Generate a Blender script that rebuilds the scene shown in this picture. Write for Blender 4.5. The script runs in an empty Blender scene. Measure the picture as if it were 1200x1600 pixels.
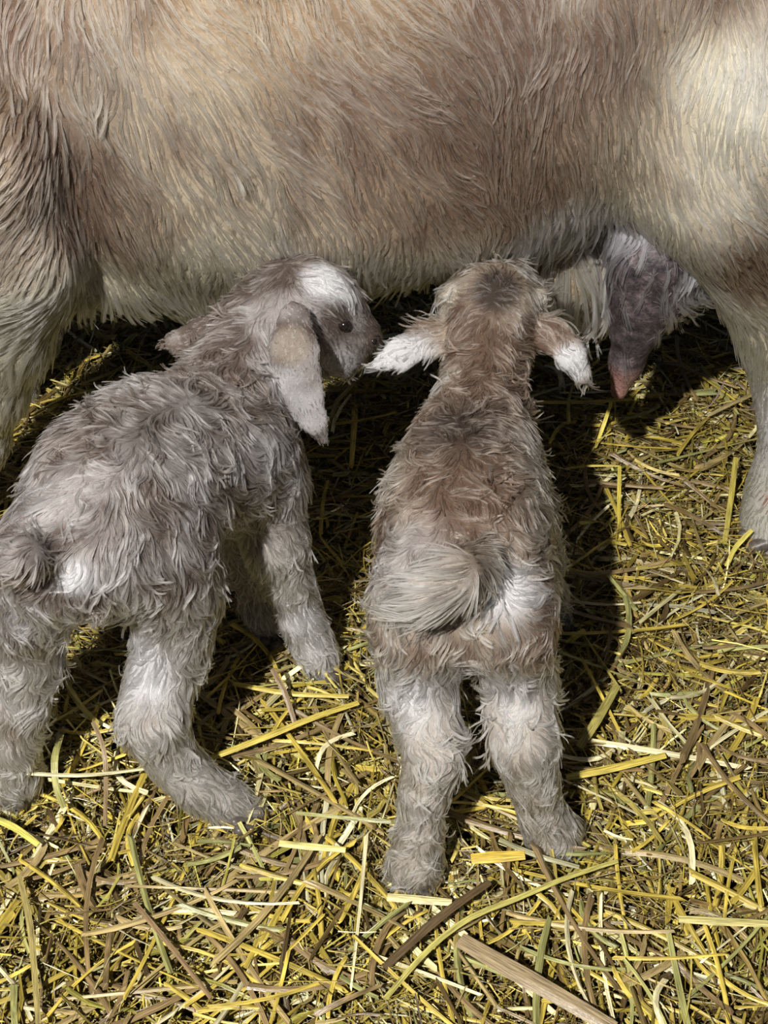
import bpy, math, random
import numpy as np
from mathutils import Vector, kdtree

SC = bpy.context.scene
COL = SC.collection
F32 = np.float32

# ------------------------------------------------------------------ camera
CAM_H = 0.933
PITCH = math.radians(40.0)
FPX = 2200.0
SP, CP = math.sin(PITCH), math.cos(PITCH)
cam = bpy.data.cameras.new('camera')
cam.sensor_fit = 'VERTICAL'
cam.sensor_height = 32.0
cam.lens = 32.0 * FPX / 1600.0
cam.clip_start = 0.01
cam_o = bpy.data.objects.new('camera', cam)
COL.objects.link(cam_o)
cam_o.location = (0, 0, CAM_H)
cam_o.rotation_euler = (math.pi / 2 - PITCH, 0, 0)
SC.camera = cam_o

# ------------------------------------------------------------------ world, lamp, exposure
world = bpy.data.worlds.new('barn_dark')
SC.world = world
world.use_nodes = True
world.node_tree.nodes['Background'].inputs[0].default_value = (0.75, 0.8, 1.0, 1)
world.node_tree.nodes['Background'].inputs[1].default_value = 0.04
lamp = bpy.data.lights.new('work_lamp', 'SPOT')
lamp.energy = 400.0
lamp.color = (1.0, 0.97, 0.93)
lamp.shadow_soft_size = 0.022
lamp.spot_size = math.radians(75)
lamp.spot_blend = 0.6
lamp_o = bpy.data.objects.new('work_lamp', lamp)
COL.objects.link(lamp_o)
lamp_o.location = (-0.58, -0.70, 1.92)
lamp_o.rotation_euler = (Vector((0.02, 0.95, 0.15)) - Vector(lamp_o.location)).to_track_quat('-Z', 'Y').to_euler()
vs = SC.view_settings
vs.view_transform = 'Standard'
vs.look = 'None'
vs.gamma = 1.0
vs.use_curve_mapping = False
vs.exposure = 0.0
SC.cycles.max_bounces = 6
SC.cycles.diffuse_bounces = 3
SC.cycles.glossy_bounces = 2
SC.cycles.transparent_max_bounces = 8

# ------------------------------------------------------------------ helpers
R = np.random.RandomState(7)


def W(u, v, Y):
    """point at world depth Y seen at photograph pixel (u, v); a reading aid for measuring the photo"""
    x = (u - 600.0) / FPX
    c = -(v - 800.0) / FPX
    d = np.array([x, CP + c * SP, -SP + c * CP])
    t = Y / d[1]
    return np.array([0, 0, CAM_H]) + d * t


def dep(p):
    return p[1] * CP + (CAM_H - p[2]) * SP


def G(u, v, z=0.0):
    """ground point (height z) seen at pixel (u, v)"""
    x = (u - 600.0) / FPX
    c = -(v - 800.0) / FPX
    d = np.array([x, CP + c * SP, -SP + c * CP])
    t = (z - CAM_H) / d[2]
    return np.array([0, 0, CAM_H]) + d * t


LAT = {}


def vnoise(p, scale, seed=0):
    """smooth vector noise in [-1,1]^3"""
    if seed not in LAT:
        LAT[seed] = np.random.RandomState(1000 + seed).uniform(-1, 1, (32, 32, 32, 3)).astype(F32)
    lat = LAT[seed]
    q = p / scale + 100.0
    i = np.floor(q).astype(np.int64)
    f = (q - i)
    f = (f * f * (3 - 2 * f)).astype(F32)
    i &= 31
    j = (i + 1) & 31
    x0, y0, z0 = i[:, 0], i[:, 1], i[:, 2]
    x1, y1, z1 = j[:, 0], j[:, 1], j[:, 2]
    fx, fy, fz = f[:, 0:1], f[:, 1:2], f[:, 2:3]
    a = lat[x0, y0, z0] * (1 - fx) + lat[x1, y0, z0] * fx
    b = lat[x0, y1, z0] * (1 - fx) + lat[x1, y1, z0] * fx
    c = lat[x0, y0, z1] * (1 - fx) + lat[x1, y0, z1] * fx
    d = lat[x0, y1, z1] * (1 - fx) + lat[x1, y1, z1] * fx
    return (a * (1 - fy) + b * fy) * (1 - fz) + (c * (1 - fy) + d * fy) * fz


def fbm(p, scale, seed=0):
    return vnoise(p, scale, seed) * .6 + vnoise(p, scale * .45, seed + 1) * .3 + vnoise(p, scale * .2, seed + 2) * .15


def smooth(a, b, x):
    t = np.clip((x - a) / (b - a), 0, 1)
    return t * t * (3 - 2 * t)


def blob(p, c, r, hard=0.5):
    """soft 0..1 region round point c, radius r"""
    d = np.linalg.norm(p - np.asarray(c), axis=1)
    return 1 - smooth(r * hard, r, d)


def unit(v):
    return v / np.maximum(np.linalg.norm(v, axis=-1, keepdims=True), 1e-9)


# ------------------------------------------------------------------ implicit bodies: smooth union of tapered limbs
class Body:
    def __init__(self):
        self.pr = []

    def limb(self, pts, k=0.012, squash=None):
        """pts: list of (u, v, Y, radius_px); a tapering chain"""
        P = [(W(a[0], a[1], a[2]), a[3] * dep(W(a[0], a[1], a[2])) / FPX) for a in pts]
        return self.limb3(P, k, squash)

    def limb3(self, P, k=0.012, squash=None):
        if len(P) == 1:
            P = P * 2
        for (a, ra), (b, rb) in zip(P[:-1], P[1:]):
            self.pr.append((np.array(a, F32), np.array(b, F32), ra, rb, k, squash))

    def sdf(self, p):
        d = None
        for a, b, ra, rb, k, sq in self.pr:
            pa = p - a
            ba = b - a
            if sq is not None:
                n, s = sq
                n = n.astype(F32)
                pa = pa + n * ((pa @ n) * (1 / s - 1))[:, None]
                ba = ba + n * ((ba @ n) * (1 / s - 1))
            l2 = float(ba @ ba)
            if l2 > 1e-10:
                t = np.clip((pa @ ba) / l2, 0, 1)
                q = pa - t[:, None] * ba
                r = ra + (rb - ra) * t
            else:
                q = pa
                r = ra
            e = np.sqrt(np.einsum('ij,ij->i', q, q)) - r
            if d is None:
                d = e
            else:
                h = np.maximum(k - np.abs(d - e), 0) / k
                d = np.minimum(d, e) - h * h * k * .25
        return d

    def grad(self, p):
        e = 0.002
        g = np.stack([self.sdf(p + np.array(o, F32) * e) - self.sdf(p - np.array(o, F32) * e)
                      for o in ((1, 0, 0), (0, 1, 0), (0, 0, 1))], 1)
        return unit(g)

    def surface(self, step):
        lo = np.min([np.minimum(a - max(ra, rb), b - max(ra, rb)) for a, b, ra, rb, _, _ in self.pr], 0) - 3 * step
        hi = np.max([np.maximum(a + max(ra, rb), b + max(ra, rb)) for a, b, ra, rb, _, _ in self.pr], 0) + 3 * step
        n = np.ceil((hi - lo) / step).astype(int) + 1
        g = [lo[i] + np.arange(n[i]) * step for i in range(3)]
        # coarse pass to find which slabs matter, then exact there
        F = np.empty(n, F32)
        yz = np.stack(np.meshgrid(g[1], g[2], indexing='ij'), -1).reshape(-1, 2).astype(F32)
        for i0 in range(0, n[0], 8):
            xs = g[0][i0:i0 + 8]
            P = np.empty((len(xs), len(yz), 3), F32)
            P[:, :, 0] = xs[:, None]
            P[:, :, 1:] = yz[None]
            F[i0:i0 + 8] = self.sdf(P.reshape(-1, 3)).reshape(len(xs), n[1], n[2])
        ins = F < 0
        c = [(i, j, k) for i in (0, 1) for j in (0, 1) for k in (0, 1)]
        sl = lambda A, o: A[o[0]:n[0] - 1 + o[0], o[1]:n[1] - 1 + o[1], o[2]:n[2] - 1 + o[2]]
        cnt = sum(sl(ins, o).astype(np.int8) for o in c)
        act = (cnt > 0) & (cnt < 8)
        idx = -np.ones(act.shape, np.int64)
        cells = np.argwhere(act)
        idx[act] = np.arange(len(cells))
        acc = np.zeros((len(cells), 3))
        num = np.zeros(len(cells))
        for a in c:
            for ax in range(3):
                if a[ax]:
                    continue
                b = list(a)
                b[ax] = 1
                ia = cells + np.array(a)
                ib = cells + np.array(b)
                fa = F[ia[:, 0], ia[:, 1], ia[:, 2]]
                fb = F[ib[:, 0], ib[:, 1], ib[:, 2]]
                m = (fa < 0) != (fb < 0)
                t = np.where(m, fa / np.where(m, fa - fb, 1), 0)
                pos = ia + t[:, None] * (ib - ia)
                acc[m] += pos[m]
                num[m] += 1
        V = lo + acc / num[:, None] * step
        Q = []
        for ax in range(3):
            o = [0, 0, 0]
            o[ax] = 1
            A = ins[:n[0] - o[0], :n[1] - o[1], :n[2] - o[2]]
            B = ins[o[0]:, o[1]:, o[2]:]
            e = np.argwhere(A != B)
            s = A[e[:, 0], e[:, 1], e[:, 2]]
            b1, b2 = (ax + 1) % 3, (ax + 2) % 3
            d1 = np.zeros(3, int)
            d1[b1] = 1
            d2 = np.zeros(3, int)
            d2[b2] = 1
            q = [e - d1 - d2, e - d2, e, e - d1]
            q = np.stack([idx[x[:, 0], x[:, 1], x[:, 2]] for x in q], 1)
            q[~s] = q[~s][:, ::-1]
            Q.append(q)
        Q = np.concatenate(Q)
        return V.astype(F32), Q


def mesh_from(name, V, Q, cols=None, smooth_=True, fib=None):
    me = bpy.data.meshes.new(name)
    me.vertices.add(len(V))
    me.vertices.foreach_set('co', np.asarray(V, F32).ravel())
    k = Q.shape[1]
    me.loops.add(len(Q) * k)
    me.loops.foreach_set('vertex_index', Q.astype(np.int32).ravel())
    me.polygons.add(len(Q))
    me.polygons.foreach_set('loop_start', np.arange(0, len(Q) * k, k, dtype=np.int32))
    me.polygons.foreach_set('use_smooth', np.full(len(Q), smooth_))
    me.update(calc_edges=True)
    if cols is not None:
        at = me.attributes.new('tint', 'FLOAT_COLOR', 'POINT')
        c4 = np.ones((len(V), 4), F32)
        c4[:, :3] = cols
        at.data.foreach_set('color', c4.ravel())
    if fib is not None:
        at = me.attributes.new('fibre', 'FLOAT_VECTOR', 'POINT')
        at.data.foreach_set('vector', np.asarray(fib, F32).ravel())
    return me


def link(name, data, mat=None, parent=None):
    o = bpy.data.objects.new(name, data)
    COL.objects.link(o)
    if mat is not None:
        data.materials.append(mat)
    if parent is not None:
        o.parent = parent
        o.matrix_parent_inverse = parent.matrix_world.inverted()
    return o


def tag(o, label=None, cat=None, group=None, kind=None):
    for k, v in (('label', label), ('category', cat), ('group', group), ('kind', kind)):
        if v:
            o[k] = v
    return o


# ------------------------------------------------------------------ materials
def mat_tint(name, rough=0.6, spec=0.3, fac=1.0, bump=0.0, bscale=200, grain=0.0, sheen=0.0, trans=0.0):
    m = bpy.data.materials.new(name)
    m.use_nodes = True
    nt = m.node_tree
    b = nt.nodes['Principled BSDF']
    at = nt.nodes.new('ShaderNodeAttribute')
    at.attribute_name = 'tint'
    b.inputs['Roughness'].default_value = rough
    b.inputs['Specular IOR Level'].default_value = spec
    src = at.outputs['Color']
    if grain:
        nz = nt.nodes.new('ShaderNodeTexNoise')
        nz.inputs['Scale'].default_value = bscale
        tc = nt.nodes.new('ShaderNodeTexCoord')
        nt.links.new(tc.outputs['Object'], nz.inputs['Vector'])
        mr = nt.nodes.new('ShaderNodeMapRange')
        mr.inputs['From Min'].default_value = .3
        mr.inputs['From Max'].default_value = .7
        mr.inputs['To Min'].default_value = 1 - grain
        mr.inputs['To Max'].default_value = 1 + grain * .5
        nt.links.new(nz.outputs['Fac'], mr.inputs['Value'])
        vm = nt.nodes.new('ShaderNodeVectorMath')
        vm.operation = 'SCALE'
        nt.links.new(src, vm.inputs[0])
        nt.links.new(mr.outputs['Result'], vm.inputs['Scale'])
        src = vm.outputs['Vector']
        if bump:
            bp = nt.nodes.new('ShaderNodeBump')
            bp.inputs['Strength'].default_value = bump
            bp.inputs['Distance'].default_value = .001
            nt.links.new(nz.outputs['Fac'], bp.inputs['Height'])
            nt.links.new(bp.outputs['Normal'], b.inputs['Normal'])
    nt.links.new(src, b.inputs['Base Color'])
    if trans:
        out = nt.nodes['Material Output']
        tr = nt.nodes.new('ShaderNodeBsdfTranslucent')
        nt.links.new(src, tr.inputs['Color'])
        mx = nt.nodes.new('ShaderNodeMixShader')
        mx.inputs[0].default_value = trans
        nt.links.new(b.outputs[0], mx.inputs[1])
        nt.links.new(tr.outputs[0], mx.inputs[2])
        nt.links.new(mx.outputs[0], out.inputs['Surface'])
    return m


M_SKIN = mat_tint('skin_under_fur', .8, .1)
M_FUR = bpy.data.materials.new('fur_hair')
M_FUR.use_nodes = True
_nt = M_FUR.node_tree
_nt.nodes.remove(_nt.nodes['Principled BSDF'])
_h = _nt.nodes.new('ShaderNodeBsdfHairPrincipled')
_h.model = 'CHIANG'
_h.parametrization = 'COLOR'
_h.inputs['Roughness'].default_value = .38
_h.inputs['Radial Roughness'].default_value = .6
_h.inputs['Coat'].default_value = .0
_h.inputs['Random Roughness'].default_value = .1
_h.inputs['IOR'].default_value = 1.5
_a = _nt.nodes.new('ShaderNodeAttribute')
_a.attribute_name = 'tint'
_nt.links.new(_a.outputs['Color'], _h.inputs['Color'])
_nt.links.new(_h.outputs[0], _nt.nodes['Material Output'].inputs['Surface'])
M_UDDER = mat_tint('udder_skin', .55, .35, bump=.6, bscale=420, grain=.5)
M_STRAW = mat_tint('straw', .36, .6, bump=.7, bscale=1.0, grain=.6)
for _x in M_STRAW.node_tree.nodes:
    if _x.type == 'TEX_NOISE':
        _f = M_STRAW.node_tree.nodes.new('ShaderNodeAttribute')
        _f.attribute_name = 'fibre'
        M_STRAW.node_tree.links.new(_f.outputs['Vector'], _x.inputs['Vector'])
        _x.inputs['Detail'].default_value = 3
M_HOOF = mat_tint('hoof_horn', .4, .4, bump=.3, bscale=300, grain=.3)
M_EYE = bpy.data.materials.new('eye_dark')
M_EYE.use_nodes = True
M_EYE.node_tree.nodes['Principled BSDF'].inputs['Base Color'].default_value = (.012, .009, .008, 1)
M_EYE.node_tree.nodes['Principled BSDF'].inputs['Roughness'].default_value = .12
M_DIRT = bpy.data.materials.new('trodden_dirt')
M_DIRT.use_nodes = True
_nt = M_DIRT.node_tree
_n = _nt.nodes.new('ShaderNodeTexNoise')
_n.inputs['Scale'].default_value = 90
_n.inputs['Detail'].default_value = 8
_r = _nt.nodes.new('ShaderNodeValToRGB')
_r.color_ramp.elements[0].color = (.012, .008, .004, 1)
_r.color_ramp.elements[1].color = (.11, .075, .03, 1)
_tc = _nt.nodes.new('ShaderNodeTexCoord')
_nt.links.new(_tc.outputs['Object'], _n.inputs['Vector'])
_nt.links.new(_n.outputs['Fac'], _r.inputs['Fac'])
_nt.links.new(_r.outputs['Color'], _nt.nodes['Principled BSDF'].inputs['Base Color'])
_nt.nodes['Principled BSDF'].inputs['Roughness'].default_value = .9

# ------------------------------------------------------------------ ground
def mound(x, y):
    p = np.stack([x, y, np.zeros_like(x)], 1)
    return vnoise(p, .22, 40)[:, 0] * .009 + vnoise(p, .07, 41)[:, 0] * .009


gx = np.linspace(-1.6, 1.6, 161)
gy = np.linspace(-.4, 3.6, 201)
XX, YY = np.meshgrid(gx, gy, indexing='ij')
V = np.stack([XX.ravel(), YY.ravel(), mound(XX.ravel(), YY.ravel()) - .024], 1)
ii = np.arange(160 * 200)
a_ = (ii // 200) * 201 + ii % 200
Q = np.stack([a_, a_ + 201, a_ + 202, a_ + 1], 1)
fl = link('floor', mesh_from('floor', V, Q), M_DIRT)
tag(fl, 'dark trodden dirt under the straw bedding', kind='structure')


# ------------------------------------------------------------------ fur builder
def make_fur(body, V, Q, parent, n, comb, lenf, colf, wid=.00028, lift=.3, amp=.3, nscale=.02,
             clump=.5, nclump=8000, K=6, grav=0., keep=None, calm=None, name='fur', seed=0, amp2=.15, root_h=.12):
    rs = np.random.RandomState(50 + seed)
    T = np.concatenate([Q[:, [0, 1, 2]], Q[:, [0, 2, 3]]])
    A, B, C = V[T[:, 0]], V[T[:, 1]], V[T[:, 2]]
    ar = np.linalg.norm(np.cross(B - A, C - A), axis=1) / 2
    if keep is not None:
        ar = ar * keep((A + B + C) / 3, unit(np.cross(B - A, C - A)))
    cs = np.cumsum(ar)
    t = np.searchsorted(cs, rs.uniform(0, cs[-1], n))
    t = np.minimum(t, len(T) - 1)
    r1 = np.sqrt(rs.uniform(0, 1, (n, 1)))
    r2 = rs.uniform(0, 1, (n, 1))
    P0 = ((1 - r1) * A[t] + r1 * (1 - r2) * B[t] + r1 * r2 * C[t]).astype(F32)
    N = body.grad(P0).astype(F32)
    D = comb(P0, N)
    D = D - N * np.einsum('ij,ij->i', D, N)[:, None]
    D = unit(D)
    L = lenf(P0, N) * rs.uniform(.6, 1.15, n)
    q = np.ones(n) if calm is None else 1 - calm(P0, N)
    Tg = D + N * (lift * q * rs.uniform(.6, 1.5, n))[:, None] + rs.normal(0, .09, (n, 3)) * (.4 + .6 * q[:, None])
    d = unit(Tg)
    pts = np.empty((n, K, 3), F32)
    pts[:, 0] = P0
    p = P0.copy()
    for i in range(1, K):
        nv = vnoise(p, nscale, 5 + seed) * amp + vnoise(p, nscale * .4, 8 + seed) * amp2
        nv = (nv - N * (np.einsum('ij,ij->i', nv, N) * .8)[:, None]) * q[:, None]
        d = unit(d + nv - N * (lift * .35) + np.array([0, 0, -grav]))
        p = (p + d * (L / (K - 1))[:, None]).astype(F32)
        s = body.sdf(p)
        h = root_h * L * (i / (K - 1)) ** .7
        p = p + N * np.maximum(h - s, 0)[:, None].astype(F32)
        pts[:, i] = p
    if clump:
        m = min(nclump, n // 4)
        gi = rs.choice(n, m, replace=False)
        kd = kdtree.KDTree(m)
        for q, k in enumerate(gi):
            kd.insert(P0[k], q)
        kd.balance()
        near = np.fromiter((kd.find(q)[1] for q in P0), np.int64, n)
        g = gi[near]
        w = (np.arange(K) / (K - 1)) ** 1.3
        cl = (clump * (.3 + .7 * q) * np.clip(rs.normal(1, .35, n), 0, 1.3))[:, None, None] * w[None, :, None]
        cl = np.clip(cl, 0, .95)
        pts = pts * (1 - cl) + (pts[g] + (P0 - P0[g])[:, None] * .25) * cl
        pts = pts.astype(F32)
    # per-lock brightness: neighbouring hairs of one lock share a tone
        tone = rs.normal(0, 1, m)[near]
    else:
        tone = rs.normal(0, 1, n)
    c = colf(P0, N, rs, tone)          # (n,3) or (root, tip)
    root, tip = c
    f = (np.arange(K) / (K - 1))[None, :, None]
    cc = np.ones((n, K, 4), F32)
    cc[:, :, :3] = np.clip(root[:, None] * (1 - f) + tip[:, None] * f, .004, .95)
    hc = bpy.data.hair_curves.new(name)
    hc.add_curves([K] * n)
    hc.attributes['position'].data.foreach_set('vector', pts.reshape(-1)) if 'position' in hc.attributes else \
        hc.points.foreach_set('position', pts.reshape(-1))
    rad = hc.attributes.get('radius') or hc.attributes.new('radius', 'FLOAT', 'POINT')
    w = wid * rs.uniform(.7, 1.3, (n, 1)) * np.array([1, 1, .95, .85, .6, .22, .1][:K])[None] if K <= 7 else None
    if K == 6:
        w = wid * rs.uniform(.7, 1.3, (n, 1)) * np.array([1, 1, .95, .8, .55, .15])[None]
    rad.data.foreach_set('value', w.astype(F32).ravel())
    at = hc.attributes.new('tint', 'FLOAT_COLOR', 'POINT')
    at.data.foreach_set('color', cc.ravel())
    o = link(name, hc, M_FUR, parent)
    o['kind'] = 'stuff'
    return o


def comb_from(guides):
    """guides: (u, v, Y, du, dv, dY): position in the photo and the way the hair lies there"""
    P, D = [], []
    for u, v, Y, du, dv, dY in guides:
        a = W(u, v, Y)
        b = W(u + du, v + dv, Y + dY)
        P.append(a)
        D.append(unit(b - a))
    P = np.array(P, F32)
    D = np.array(D, F32)

    def f(p, n):
        w = 1 / (((p[:, None] - P[None]) ** 2).sum(2) + 4e-4) ** 2
        return unit((w[:, :, None] * D[None]).sum(1))
    return f


def mixc(a, b, t):
    t = np.asarray(t)[:, None]
    return a * (1 - t) + b * t


# ================================================================== mother goat
CREAM = np.array([.80, .73, .56])
WHITE = np.array([.90, .90, .90])
TAN = np.array([.53, .40, .28])
BROWN = np.array([.235, .150, .105])
DARK = np.array([.085, .058, .042])
GOLD = np.array([.50, .34, .18])

goat = Body()
yb = 1.20
g3 = goat.limb3
sqy = (np.array([0, 1, 0]), .86)
g3([((-.40, yb, .47), .185), ((-.26, yb, .445), .200), ((-.14, yb, .443), .203), ((.02, yb, .457), .200), ((.12, yb, .482), .19), ((.20, yb, .535), .165),
    ((.42, yb, .55), .15)], .03, sqy)
g3([((-.2, 1.147, .368), .095), ((-.05, 1.147, .373), .095), ((.09, 1.147, .395), .09)], .05)
# chest bulge behind the elbow
goat.limb([(320, 425, 1.14, 75), (370, 410, 1.15, 60)], .04)
# near shoulder and front leg
goat.limb([(-60, 60, 1.08, 120), (-25, 230, 1.03, 118), (25, 390, 1.03, 96), (10, 520, 1.06, 64), (-17, 610, 1.07, 52), (-35, 690, 1.08, 42),
           (-55, 760, 1.085, 36), (-70, 805, 1.085, 38)], .022)
goat.limb([(80, 445, 1.06, 44), (200, 440, 1.09, 32), (310, 425, 1.13, 30)], .025)
# far front leg
goat.limb([(60, 380, 1.30, 90), (40, 520, 1.30, 45), (20, 640, 1.30, 30), (15, 705, 1.30, 30)], .03)
# neck stub going out of the frame on the left
g3([((-.38, yb, .56), .15), ((-.62, yb, .72), .09), ((-.72, yb, .86), .07)], .06)
# head (outside the frame)
g3([((-.74, yb, .90), .065), ((-.84, yb, .85), .04), ((-.90, yb, .81), .03)], .03)
# near thigh and hind leg
goat.limb([(1290, 20, 1.13, 190), (1230, 180, 1.09, 165), (1170, 300, 1.09, 120), (1205, 420, 1.09, 72), (1232, 520, 1.10, 58), (1250, 620, 1.10, 48),
           (1258, 700, 1.09, 44), (1238, 775, 1.085, 52), (1215, 830, 1.075, 54)], .05)
goat.limb([(960, 160, 1.12, 120), (1130, 265, 1.10, 105)], .05)
# far hind leg
goat.limb([(1180, 330, 1.30, 130), (1200, 450, 1.30, 50), (1235, 560, 1.30, 36), (1220, 650, 1.30, 32), (1195, 705, 1.27, 34)], .04)
# tail stub
g3([((.52, yb, .62), .05), ((.62, yb, .66), .03), ((.68, yb, .68), .02)], .03)
gV, gQ = goat.surface(.009)
gz = gV


def goat_mask(p):
    """0 dark/brown .. 1 pale"""
    u = 600 + p[:, 0] / (p[:, 1] * CP + (CAM_H - p[:, 2]) * SP) * FPX
    return u


def body_uv(p):
    # flank coordinates in metres (x along the body, z up) used for the coat's patches
    return p[:, 0], p[:, 2]


def goat_cols(p):
    x, z = body_uv(p)
    nz = fbm(p, .075, 20)
    n2 = fbm(p * np.array([1.3, 1, .6]), .03, 24)
    c = mixc(TAN, BROWN, np.clip(.52 + nz[:, 0] * 1.6 + n2[:, 1] * .9, 0, 1))
    # pale belly line, pale flank at the hind leg, pale patches behind the shoulder
    belly = smooth(.385, .315, z + nz[:, 1] * .04)
    c = mixc(c, CREAM, belly * .9)
    pa = blob(p, W(280, 180, 1.04), .12, .1) * .4 + blob(p, W(420, 330, 1.05), .10, .1) * .4 + blob(p, W(1040, 270, 1.05), .14, .2) * .7 \
        + blob(p, W(1190, 130, 1.05), .09, .2) * .8 + blob(p, W(330, 430, 1.07), .09, .2) * .8 + blob(p, W(40, 400, 1.0), .13, .2) * .45 \
        + blob(p, W(10, 560, 1.0), .1, .2) * .4
    c = mixc(c, CREAM, np.clip(pa * (1 + nz[:, 2]) + n2[:, 0] * .25 * (pa > .05), 0, 1))
    wh = blob(p, W(1200, 130, 1.05), .05, .2) + blob(p, W(450, 350, 1.06), .04, .1) * 1.3 + blob(p, W(885, 345, 1.08), .065, .25) * 1.4 \
        + blob(p, W(1190, 640, 1.09), .08, .2)
    c = mixc(c, WHITE, np.clip(wh * .8, 0, 1))
    br = blob(p, W(830, 190, 1.03), .15, .1) * .75 + blob(p, W(120, 300, 1.02), .08, .1) * .8 + blob(p, W(215, 375, 1.06), .055, .1) * 1.3 + blob(p, W(130, 380, 1.0), .035, .1) * .7 + blob(p, W(30, 180, 1.0), .05, .1) * .6 \
        + blob(p, W(1170, 400, 1.04), .085, .1) * 1.1 + blob(p, W(1000, 110, 1.05), .05, .1) * .6 + blob(p, W(700, 120, 1.03), .18, .1) * .4
    c = mixc(c, BROWN * .85, np.clip(br * (1 + nz[:, 0]), 0, 1))
    go = blob(p, W(380, 10, 1.06), .12, .1) * .5 + blob(p, W(620, 10, 1.06), .08, .1) * .35
    c = mixc(c, GOLD, np.clip(go, 0, 1))
    leg = smooth(.16, .10, z)
    c = mixc(c, WHITE * .85, leg * .5)
    # small sore above the near hind hoof
    return c


SORE = W(1192, 785, 1.045)


def goat_hair_col(p, n, rs, tone):
    c = goat_cols(p)
    k = len(p)
    r = rs.uniform(0, 1, k)
    v = rs.normal(0, .48, k) + tone * .25
    c = c * np.exp(v)[:, None]
    # mixed-in pale and dark guard hairs
    c = np.where((r < .26)[:, None], mixc(c, CREAM, np.full(k, .65)), c)
    c = np.where((r > .82)[:, None], c * .4, c)
    so = blob(p, SORE, .024, .5) * (.5 + .5 * vnoise(p, .006, 3)[:, 0])
    c = mixc(c, np.array([.35, .05, .04]), np.clip(so * 1.8, 0, .9))
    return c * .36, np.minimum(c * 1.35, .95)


goat_o = link('mother_goat', mesh_from('mother_goat', gV, gQ, goat_cols(gV) * .5), M_SKIN)
tag(goat_o, 'large cream and brown adult goat standing side on over its two kids', 'goat')

G_GUIDES = [
    (50, 60, 1.05, -10, 60, 0), (0, 200, 1.0, -40, 30, 0), (60, 330, 1.0, -40, 30, 0), (40, 480, 1.0, -50, 10, 0), (10, 620, 1.0, -15, 60, 0),
    (150, 150, 1.03, 25, 60, 0), (150, 300, 1.03, 30, 60, 0), (200, 420, 1.05, 30, 45, 0), (300, 430, 1.05, 5, 60, 0),
    (350, 60, 1.03, 50, 60, 0), (300, 220, 1.03, 35, 60, 0), (400, 320, 1.03, 40, 60, 0), (480, 180, 1.03, 60, 40, 0),
    (600, 40, 1.03, 60, 40, 0), (600, 200, 1.03, 60, 45, 0), (560, 320, 1.03, 30, 60, 0), (620, 420, 1.05, -5, 60, 0), (700, 330, 1.03, 35, 60, 0),
    (540, 400, 1.05, 5, 60, 0), (760, 60, 1.03, 25, 60, 0), (750, 200, 1.03, 25, 60, 0), (850, 100, 1.03, 3, 60, 0), (850, 280, 1.03, 5, 60, 0),
    (820, 400, 1.05, 5, 60, 0), (900, 380, 1.08, 8, 60, 0), (950, 60, 1.03, -3, 60, 0), (980, 200, 1.03, -8, 60, 0), (960, 270, 1.04, 15, 60, 0),
    (1060, 60, 1.03, -20, 60, 0), (1130, 150, 1.03, 5, 60, 0), (1060, 260, 1.03, 40, 45, 0), (1150, 300, 1.03, 55, 25, 0), (1080, 380, 1.05, 50, 50, 0),
    (1160, 430, 1.05, 45, 45, 0), (1180, 560, 1.06, 5, 60, 0), (1190, 700, 1.06, -5, 60, 0), (1180, 830, 1.05, -15, 40, 0),
]


def goat_len(p, n):
    x, z = body_uv(p)
    L = np.full(len(p), .025)
    L = L + .010 * smooth(.33, .28, z) * smooth(.2, .25, z)
    lg = blob(p, W(885, 370, 1.11), .085, .4) + blob(p, W(1000, 320, 1.10), .05, .3) * .6
    L = L + .042 * np.clip(lg, 0, 1)
    L = L * (1 - .6 * smooth(.20, .14, z))
    return L


def goat_keep(p, n):
    d = np.full(len(p), .12)
    vis = (p[:, 0] > -.42) & (p[:, 0] < .46) & (n[:, 1] < .35) & (p[:, 2] < .66)
    return np.where(vis, 1.0, d)


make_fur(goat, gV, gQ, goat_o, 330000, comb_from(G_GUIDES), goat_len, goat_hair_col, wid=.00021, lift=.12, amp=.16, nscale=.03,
         clump=.32, nclump=30000, grav=.05, keep=goat_keep, seed=1, amp2=.10, root_h=.08)

# udder with its near teat
ud = Body()
ud.limb([(990, 325, 1.12, 40), (1020, 395, 1.11, 68), (1008, 455, 1.11, 55), (994, 510, 1.11, 36), (979, 565, 1.11, 24), (967, 612, 1.11, 13)], .014)
ud.limb([(1060, 370, 1.13, 55), (1062, 430, 1.13, 50)], .03)
uV, uQ = ud.surface(.0035)
t_ = smooth(540, 585, 800 + 0 * uV[:, 0] + 0) if False else None
zt = W(975, 572, 1.11)[2]
tz = smooth(zt + .012, zt - .012, uV[:, 2])
ugrey = np.array([.060, .048, .052])
upink = np.array([.34, .18, .15])
mot = vnoise(uV, .006, 31)[:, 0] * .5 + vnoise(uV, .003, 32)[:, 0] * .5
uc = ugrey * (1 + 1.0 * mot[:, None]) + np.array([.05, .03, .025]) * smooth(.0, .6, mot)[:, None]
uc = mixc(uc, upink * (1 + .15 * mot[:, None]), tz)
udd = link('udder', mesh_from('udder', uV, uQ, uc), M_UDDER, goat_o)
udd['label'] = 'dark grey udder ending in a pink tipped teat'


def ud_col(p, n, rs, tone):
    pale = np.array([.62, .62, .72])
    sh = smooth(960, 1080, 600 + p[:, 0] / (p[:, 1] * CP + (CAM_H - p[:, 2]) * SP) * FPX)
    c = mixc(pale * .55, pale, np.clip(rs.uniform(0, 1, len(p)) * .8 + tone * .1, 0, 1))
    return c * .7, c * 1.1


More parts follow.
